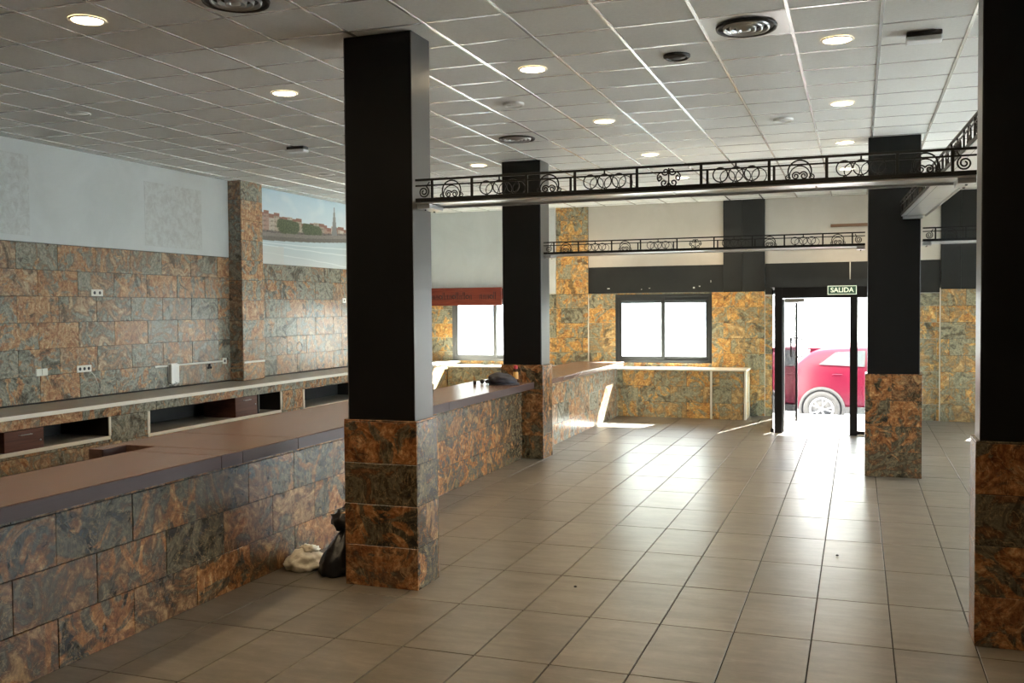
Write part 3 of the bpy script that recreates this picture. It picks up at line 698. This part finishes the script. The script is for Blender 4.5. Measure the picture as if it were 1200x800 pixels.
for x, cn in coln.items():
    for y, rn in rown.items():
        if x == -7.3536 and y < 5: continue
        downlight(x, y, x > -7, cn+rn)
def vent(x, y, label, pm):
    t = thing('ceiling_vent', label, 'vent', (x, y, HC), 0, 'round swirl ceiling vents')
    link('vent_plate', box_me(.576, .576, .006, pm, .001), None, t, (0, 0, .002))
    lathe('throat', [(.20, -.0015), (.19, -.004)], 'ventdark', t, (0, 0, -.001), 32)
    for k, r_ in enumerate((.215, .165, .118, .072)): lathe('cone_ring', [(r_, -.004), (r_-.006, -.022-.004*k), (r_-.020, -.012-.004*k), (r_-.022, -.003)], 'vent' if k else 'darkgrey', t, (0, 0, -.001), 32, False)
    lathe('hub', [(.035, -.004), (.030, -.032), (.0001, -.036)], 'vent', t, (0, 0, 0), 20)
vent(CX0+.5*CT, CY0+.5*CT, 'round vent in a shiny metal square panel above the iron shelf', 'vent')
vent(CX0-4.5*CT, CY0-2.5*CT, 'dark round vent cut by the top edge of the picture', 'ctile')
vent(CX0-4.5*CT, CY0+6.5*CT, 'round vent in ceiling just before the far bar pillar', 'ctile')
for x, y, d, lb_ in ((-1.3536, 7.67, 'darkgrey', 'dark round ceiling speaker near the shiny vent'), (-3.1536, 8.87, 'trim', 'white round air valve between bags pillar and far vent'), (-.7536, 10.67, 'trim', 'white round air valve near the entrance pillar')):
    t = thing('ceiling_speaker' if d == 'darkgrey' else 'air_valve', lb_, 'speaker' if d == 'darkgrey' else 'air valve', (x, y, HC))
    lathe('rim', [(.105, 0), (.105, -.016), (.085, -.030), (.078, -.012), (.078, 0)], 'trim' if d == 'trim' else 'darkgrey', t, (0, 0, 0), 28, False)
    lathe('disc', [(.072, -.004), (.070, -.020), (.03, -.028)], d, t, (0, 0, 0), 28)
for x, y, lb_ in ((.4464, 7.70, 'box shaped emergency light on ceiling by the right edge pillar'), (-6.43, 10.22, 'box shaped emergency light on ceiling above the back counter')):
    t = thing('emergency_light', lb_, 'emergency light', (x, y, HC))
    link('housing', box_me(.24, .12, .035, 'darkgrey', .006), None, t, (0, 0, -.0175)); link('lens', box_me(.245, .125, .035, 'emlens', .008), None, t, (0, 0, -.0535))

# ------------------------------------------------------------------ wall fittings
def plate(name, label, cat, y, z, w, h, mat, holes=0, grp=None):
    t = thing(name, label, cat, (LX+.016, y, z), 0, grp)
    link('plate', box_me(.012, w, h, mat, .003), None, t, (.006, 0, 0))
    for k in range(holes):
        yy = (k-(holes-1)/2)*w/max(1, holes)*.9
        lathe('socket_hole', [(.021, 0), (.021, .002), (.019, .003)], 'darkplastic', t, (.0115, yy, 0), 14, rot=(0, R(90), 0))
    return t
plate('wall_socket', 'small pale socket plate high on the slate wall below the plaster', 'socket', 9.718, 2.278, .20, .085, 'bone', 2)
t = plate('switch_plate', 'blank bone double switch plate at the left on slate wall', 'switch', 8.808, 1.328, .175, .085, 'bone')
for s_ in (-1, 1): link('rocker', box_me(.008, .08, .075, 'bone', .002), None, t, (.014, s_*.043, 0))
t = plate('wall_socket', 'triple socket plate with trailing cord on the slate wall', 'socket', 9.474, 1.330, .24, .085, 'bone', 3)
tube('cord', [(.01, .10, -.04), (.02, .16, -.10), (.02, .21, -.2), (.015, .23, -.27)], .004, 'bone', t)
t = plate('router_box', 'tall white box with dangling cable standing on back counter', 'box', 11.12, 1.155, .19, .30, 'white')
link('side_case', box_me(.05, .175, .28, 'white', .01), None, t, (.03, 0, 0))
tube('cable', [(.02, -.11, .13), (.02, -.125, .0), (.02, -.12, -.11), (.05, -.06, -.15), (.06, .02, -.13), (.05, -.02, -.10), (.03, -.10, -.13)], .005, 'darkplastic', t)
t = plate('wall_fitting', 'small black three lobed fitting on slate wall right of white box', 'fitting', 11.93, 1.21, .03, .05, 'darkplastic')
for a in range(3): lathe('lobe', [(.0001, -.02), (.017, -.01), (.017, .01), (.0001, .02)], 'darkplastic', t, (.02, .028*math.cos(R(a*120+90)), .028*math.sin(R(a*120+90))), 10)
plate('wall_socket', 'single small socket beside the narrow slate column', 'socket', 12.30, 1.275, .10, .09, 'bone', 1)
plate('wall_socket', 'single small socket below the river town mural', 'socket', 15.955, 2.213, .12, .09, 'white', 1)
o = link('cable_cover', box_me(.012, 1.5, .025, 'bone', .002), None, None, (LX+.022, 11.5, 1.275)); tag(o, 'thin pale horizontal cable cover on the slate wall left of column', 'cable cover')
o = link('cable_cover', box_me(.012, .55, .03, 'bone', .002), None, None, (-8.843, 12.95, 1.245)); o.location.y = 12.74; tag(o, 'short pale cable cover across the narrow slate column', 'cable cover')
# ghost traces of removed lettering
gm, nt, b = nodes('ghost lettering trace'); b.inputs['Base Color'].default_value = (.10, .11, .105, 1); b.inputs['Roughness'].default_value = .7; b.inputs['Alpha'].default_value = .12; M['ghost'] = gm
gp, nt, b = nodes('pale lettering trace'); b.inputs['Base Color'].default_value = (.62, .64, .62, 1); b.inputs['Roughness'].default_value = .7; b.inputs['Alpha'].default_value = .16; M['ghostp'] = gp
gt = thing('ghost_lettering', 'faint traces of removed letters on slate wall under the mural', 'lettering', (LX+.0175, 14.2, 2))
for s_, y, z, sz, mm in (('A', 13.42, 2.38, .42, 'ghost'), ('R', 13.93, 2.36, .44, 'ghost'), ('S', 13.95, 1.66, .32, 'ghostp'), ('T', 13.55, 1.70, .3, 'ghostp')):
    text('letter_trace', s_, sz, mm, gt, (0, y-14.2, z-2), (R(90), 0, R(90)), 1, .0003)
bm = bmesh.new()
for y, z, r_ in ((13.25, 1.62, .07), (13.5, 1.42, .09), (13.8, 1.40, .1), (14.1, 1.42, .08), (14.4, 1.4, .09)): ring(bm, y-14.2, z-2, r_, .009, 18)
bmesh.ops.rotate(bm, verts=bm.verts[:], cent=(0, 0, 0), matrix=Matrix.Rotation(R(90), 3, 'Z'))
for v in bm.verts: v.co.x *= .08
link('ring_trace', bmesh_to('ring_trace', bm, 'ghostp'), None, gt)

# carved wooden sign
cs = thing('carved_sign', 'dark red carved wooden sign board hanging over the grey window', 'sign', (-7.55, FY-.16, 2.09))
box('board', -8.55, -6.78, FY-.17, FY-.11, 2.105, 2.47, 'beam', cs, .01); box('tenon', -6.78, -6.68, FY-.16, FY-.12, 2.23, 2.445, 'beam', cs, .006)
bm = bmesh.new(); rn = random.Random(5); x = -8.45
while x < -6.95:
    h = rn.choice((.09, .09, .10, .15)); zz = 2.28
    if -7.42 < x < -7.28: x += .05; continue
    if rn.random() < .7:
        tube_bm(bm, [(x, 0, zz-.05), (x+.006, 0, zz-.05+h), (x+.035, 0, zz-.045+h*.95), (x+.04, 0, zz-.05)], .0075, 5)
    else:
        ring(bm, x+.025, zz, .034, .0075, 12)
    x += .075
link('carving', bmesh_to('carving', bm, 'carve'), None, cs, (0, 0, 0)).location = Vector((0, FY-.170, 0))-Vector(cs.location)

# ------------------------------------------------------------------ bags by the pillar
def blob(name, rx, ry, rz_, mat, parent, loc, seed, amp=.18, fr_=2.2, shape=None, sub=4, flat=-.9):
    bm = bmesh.new(); bmesh.ops.create_icosphere(bm, subdivisions=sub, radius=1)
    for v in bm.verts:
        p = v.co.copy(); n_ = noise.noise(p*fr_+Vector((seed, 0, 0)))+.5*noise.noise(p*fr_*2.3+Vector((0, seed, 0)))
        p *= 1+amp*n_
        if p.z < flat: p.z = flat
        p = Vector((p.x*rx, p.y*ry, (p.z-flat)*rz_))
        if shape: p = shape(p)
        v.co = p
    return link(name, bmesh_to(name, bm, mat, True), None, parent, loc)
def taper(p):
    f = max(0, min(1, p.z/.36)); k = 1-.62*f**1.3; return Vector((p.x*k+.06*f, p.y*k+.05*f, p.z))
bb = thing('rubbish_bag', 'tied black rubbish bag slumped against the bags pillar and bar', 'bag', (-3.795, 6.52, 0))
blob('sack', .165, .20, .245, 'bagblack', bb, (0, 0, .001), 3.1, .16, 2.4, taper, 4, -.5)
def neck(p): return Vector((p.x, p.y, p.z))
blob('tied_neck', .10, .12, .095, 'bagblack', bb, (.04, .06, .31), 8.2, .35, 2.6, None, 3, -.95)
blob('crumpled_top', .07, .07, .05, 'bagblack', bb, (.085, .10, .445), 5.2, .4, 2.8, None, 3, -.9)
blob('cardboard_scrap', .07, .05, .03, 'tan', bb, (.07, .03, .425), 2.2, .3, 2.0, None, 3, -.8)
wbg = thing('cloth_bag', 'off white plastic bag lying beside the black rubbish bag', 'bag', (-4.115, 6.56, 0))
blob('sack', .135, .17, .105, 'bagwhite', wbg, (0, 0, .001), 1.1, .22, 2.6, None, 4, -.4)
blob('knot', .06, .07, .030, 'bagwhite', wbg, (.035, .03, .125), 4.4, .5, 3, None, 3, -.6)
blob('knot', .035, .05, .028, 'bagwhite', wbg, (-.03, .05, .125), 7.7, .5, 3, None, 3, -.6)

# ------------------------------------------------------------------ small things on the far bar end
ZB = 1.0455
cp = thing('beret', 'dark navy cloth cap lying on the far end of the long bar', 'hat', (-4.36, 11.76, ZB))
blob('crown', .19, .20, .085, 'navy', cp, (0, 0, 0), 6.3, .12, 1.8, lambda p: Vector((p.x, p.y, p.z*(1-.25*(p.x/.19)))), 4, -.75)
bm = bmesh.new(); lathe_bm(bm, [(.2, 0), (.205, .012), (.19, .022)], 24)
for v in bm.verts: v.co.y *= .95
link('brim', bmesh_to('brim', bm, 'navy', True), None, cp, (.02, 0, .001))
rb = thing('sauce_bottle', 'small bottle with red cap and amber label behind navy cap', 'bottle', (-4.30, 12.10, ZB))
lathe('bottle', [(.032, 0), (.034, .01), (.034, .12), (.016, .165), (.015, .19)], 'darkglass', rb, (0, 0, 0), 18); lathe('label', [(.0347, .05), (.0347, .13), (.028, .145)], 'amber', rb, (0, 0, 0), 18, False); lathe('cap', [(.024, .185), (.026, .19), (.026, .225), (.02, .232)], 'redcap', rb, (0, 0, 0), 18)
gl = thing('sunglasses', 'black sunglasses lying on the bar left of navy cap', 'glasses', (-4.62, 11.78, ZB), R(15))
for s_ in (-1, 1):
    bm = bmesh.new(); lathe_bm(bm, [(.028, -.003), (.03, 0), (.028, .003)], 14)
    link('lens', bmesh_to('lens', bm, 'darkplastic'), None, gl, (s_*.036, 0, .032), (R(80), 0, 0)); tube('temple', [(s_*.065, 0, .04), (s_*.068, .13, .006)], .004, 'darkplastic', gl)
tube('bridge', [(-.012, 0, .036), (.012, 0, .036)], .004, 'darkplastic', gl)
tl = thing('pen_holder', 'small dark holder with an upright stick on the bar', 'holder', (-4.70, 11.62, ZB))
lathe('cup', [(.022, 0), (.024, .05), (.021, .05), (.019, .006)], 'darkplastic', tl, (0, 0, 0), 14); tube('stick', [(0, 0, .006), (-.02, .01, .16)], .004, 'drawerwood', tl)
gs = thing('drinking_glass', 'clear drinking glass standing on the bar behind the bags pillar', 'glass', (-4.72, 10.3, ZB))
lathe('tumbler', [(.026, 0), (.034, .11), (.032, .11), (.024, .008)], 'glass', gs, (0, 0, 0), 20)

# floor crumbs
for q, (x, y) in enumerate(((-1.93, 6.69), (-.15, 8.2))):
    o = link('floor_debris', bmesh_to('fleck', (lambda b_: (bmesh.ops.create_icosphere(b_, subdivisions=1, radius=.014), b_)[1])(bmesh.new()), 'darkplastic'), None, None, (x, y, .009)); o.scale = (1, .8, .6)
    tag(o, ('black crumb on the floor tiles nearer the camera' if q == 0 else 'black crumb on the floor farther toward the entrance'), 'debris')

# ------------------------------------------------------------------ street
pv = multi('pavement', [(-30, 30, FY+.3, 19.85, -.25, -.10), (AL[0], AL[1], DY-.03, FY+.3, -.25, -.02)], 'pavement'); tag(pv, 'bright pavement outside the entrance', None, None, 'structure')
rd = multi('road', [(-40, 40, 19.85, 60, -.6, -.43), (RX+.3, 40, -20, 19.85, -.6, -.30)], 'asphalt'); tag(rd, 'sunlit street surface', None, None, 'structure')
def car():
    t = thing('car', 'crimson hatchback SUV parked outside the open entrance door', 'car', (.75, 21.5, -.43))
    # stations along x (local; rear at -x): (x, z_bottom, z_belt, z_roof, halfwidth)
    st = [(-2.26, .45, .80, .98, .60), (-2.20, .33, .95, 1.08, .74), (-2.02, .30, 1.08, 1.24, .83), (-1.80, .28, 1.16, 1.46, .875), (-1.62, .27, 1.20, 1.62, .89), (-1.2, .26, 1.21, 1.665, .905), (-.5, .26, 1.19, 1.69, .91), (.15, .26, 1.16, 1.67, .91),
          (.55, .26, 1.13, 1.54, .91), (.95, .26, 1.10, 1.27, .905), (1.25, .26, 1.06, 1.11, .90), (1.75, .27, .98, 1.03, .87), (2.05, .30, .86, .90, .80), (2.18, .38, .72, .76, .62)]
    bm = bmesh.new(); rings = []
    for (x, zb, zl, zr, w) in st:
        g = max(0, zr-zl); wr_ = w*(1-.30*min(1, g/.5)) if g > .08 else w*.9
        half = [(0, zb), (w*.86, zb), (w, zb+.16), (w*1.0, zb+(zl-zb)*.62), (w*.965, zl), (w*.94-(w*.94-wr_)*.55, zl+g*.6), (wr_, zr-.045*min(1, g/.3)), (wr_*.6, zr), (0, zr+.008)]
        ring_ = half+[(-a, b_) for a, b_ in half[-2:0:-1]]
        rings.append([bm.verts.new((x, a, b_)) for a, b_ in ring_])
    n_ = len(rings[0])
    for a, b_ in zip(rings, rings[1:]):
        for i in range(n_): bm.faces.new((a[i], b_[i], b_[(i+1) % n_], a[(i+1) % n_]))
    bm.faces.new(rings[0]); bm.faces.new(rings[-1][::-1]); bmesh.ops.recalc_face_normals(bm, faces=bm.faces[:])
    body = link('body', bmesh_to('body', bm, 'carpaint', True), None, t); md = body.modifiers.new('s', 'SUBSURF'); md.levels = md.render_levels = 2
    def poly(nm, pts, y, mat, th=.012, p=t):
        bm = bmesh.new(); f = [bm.verts.new((x, yy, z)) for x, yy, z in pts]; bm.faces.new(f)
        r_ = bmesh.ops.extrude_face_region(bm, geom=bm.faces[:]); bmesh.ops.translate(bm, verts=[v for v in r_['geom'] if isinstance(v, bmesh.types.BMVert)], vec=(0, th, 0)); bmesh.ops.recalc_face_normals(bm, faces=bm.faces[:])
        return link(nm, bmesh_to(nm, bm, mat), None, p)
    for s_ in (-1, 1):
        poly('rear_window', [(-1.50, s_*.865-.006, 1.27), (-.62, s_*.875-.006, 1.235), (-.60, s_*.72-.006, 1.555), (-1.18, s_*.735-.006, 1.52)], 0, 'carglass', .014)
        poly('front_window', [(-.56, s_*.875-.006, 1.23), (.55, s_*.87-.006, 1.19), (.12, s_*.725-.006, 1.54), (-.54, s_*.72-.006, 1.555)], 0, 'carglass', .014)
        dh = link('door_handle', box_me(.2, .03, .03, 'carpaint', .01), None, t, (-1.16+.02, s_*.915, 1.07))
        link('door_handle', box_me(.2, .03, .03, 'carpaint', .01), None, t, (-.20, s_*.92, 1.05))
        poly('side_sill', [(-1.0, s_*.905-.01, .28), (1.0, s_*.905-.01, .28), (1.0, s_*.915-.01, .42), (-1.0, s_*.915-.01, .42)], 0, 'cladding', .02)
        link('tail_lamp', box_me(.30, .12, .13, 'taillamp', .03), None, t, (-2.03, s_*.76, 1.0))
        for wx in (-1.44, 1.30):
            w = thing('wheel', None, None); w.parent = t; w.location = (wx, s_*.84, .362); w.rotation_euler = (R(90), 0, 0) if s_ < 0 else (R(-90), 0, 0)
            for k in ('label', 'category', 'group'):
                if k in w: del w[k]
            lathe('arch_trim', [(.455, .0), (.455, .085), (.39, .09), (.39, .0)], 'cladding', w, (0, 0, -.005), 36, False)
            lathe('arch_well', [(.395, .0), (.395, .072)], 'darkplastic', w, (0, 0, 0), 36)
            lathe('tyre', [(.25, -.1), (.345, -.1), (.362, -.07), (.362, .085), (.345, .115), (.25, .118), (.245, .10)], 'tyre', w, (0, 0, .0), 36)
            lathe('rim_dish', [(.248, .102), (.235, .118), (.215, .108), (.20, .101)], 'rim', w, (0, 0, 0), 30, False)
            lathe('rim_back', [(.225, .1015), (.225, .103)], 'darkplastic', w, (0, 0, 0), 30)
            for k in range(5):
                for d_ in (-9, 9):
                    a = R(72*k+d_); sp = link('spoke', box_me(.19, .026, .014, 'rim', .004), None, w, (.128*math.cos(a), .128*math.sin(a), .113), (0, 0, a+R(d_*1.2)))
            lathe('hub_cap', [(.045, .103), (.042, .124), (.01, .126)], 'rim', w, (0, 0, 0), 16)
    link('spoiler', box_me(.28, 1.2, .035, 'carpaint', .012), None, t, (-1.60, 0, 1.585)); link('rear_bumper', box_me(.2, 1.5, .22, 'cladding', .05), None, t, (-2.10, 0, .48))
car()
def house(name, label, x0, x1, y0, h, mat, floors, cols, blind=False):
    t = thing(name, label, 'building', ((x0+x1)/2, y0, -.43))
    box('wall', x0, x1, y0, y0+8, -.43, h, mat, t, 0); box('cornice', x0-.15, x1+.15, y0-.2, y0+8, h, h+.25, mat, t)
    for f in range(floors):
        for c in range(cols):
            xx = x0+(x1-x0)*(c+.5)/cols; zz = 1.0+f*2.9
            w = box('window', xx-.55, xx+.55, y0-.05, y0+.05, zz, zz+1.5, 'white', t)
            box('pane', xx-.47, xx+.47, y0-.06, y0-.05, zz+.08, zz+1.42, 'houseyellow' if blind and c % 2 else 'houseglass', w, 0)
        if f: box('balcony', x0+.4, x1-.4, y0-.8, y0, .55+f*2.9, .72+f*2.9, mat, t)
house('apartment_house', 'pale rendered house across the street behind the crimson car', -9.5, 9.5, 33, 7.2, 'housewall', 2, 6)
house('apartment_house', 'pale house with yellow blinds across the street behind the grey window', -26, -10, 31, 7.0, 'housewall', 2, 5, True)
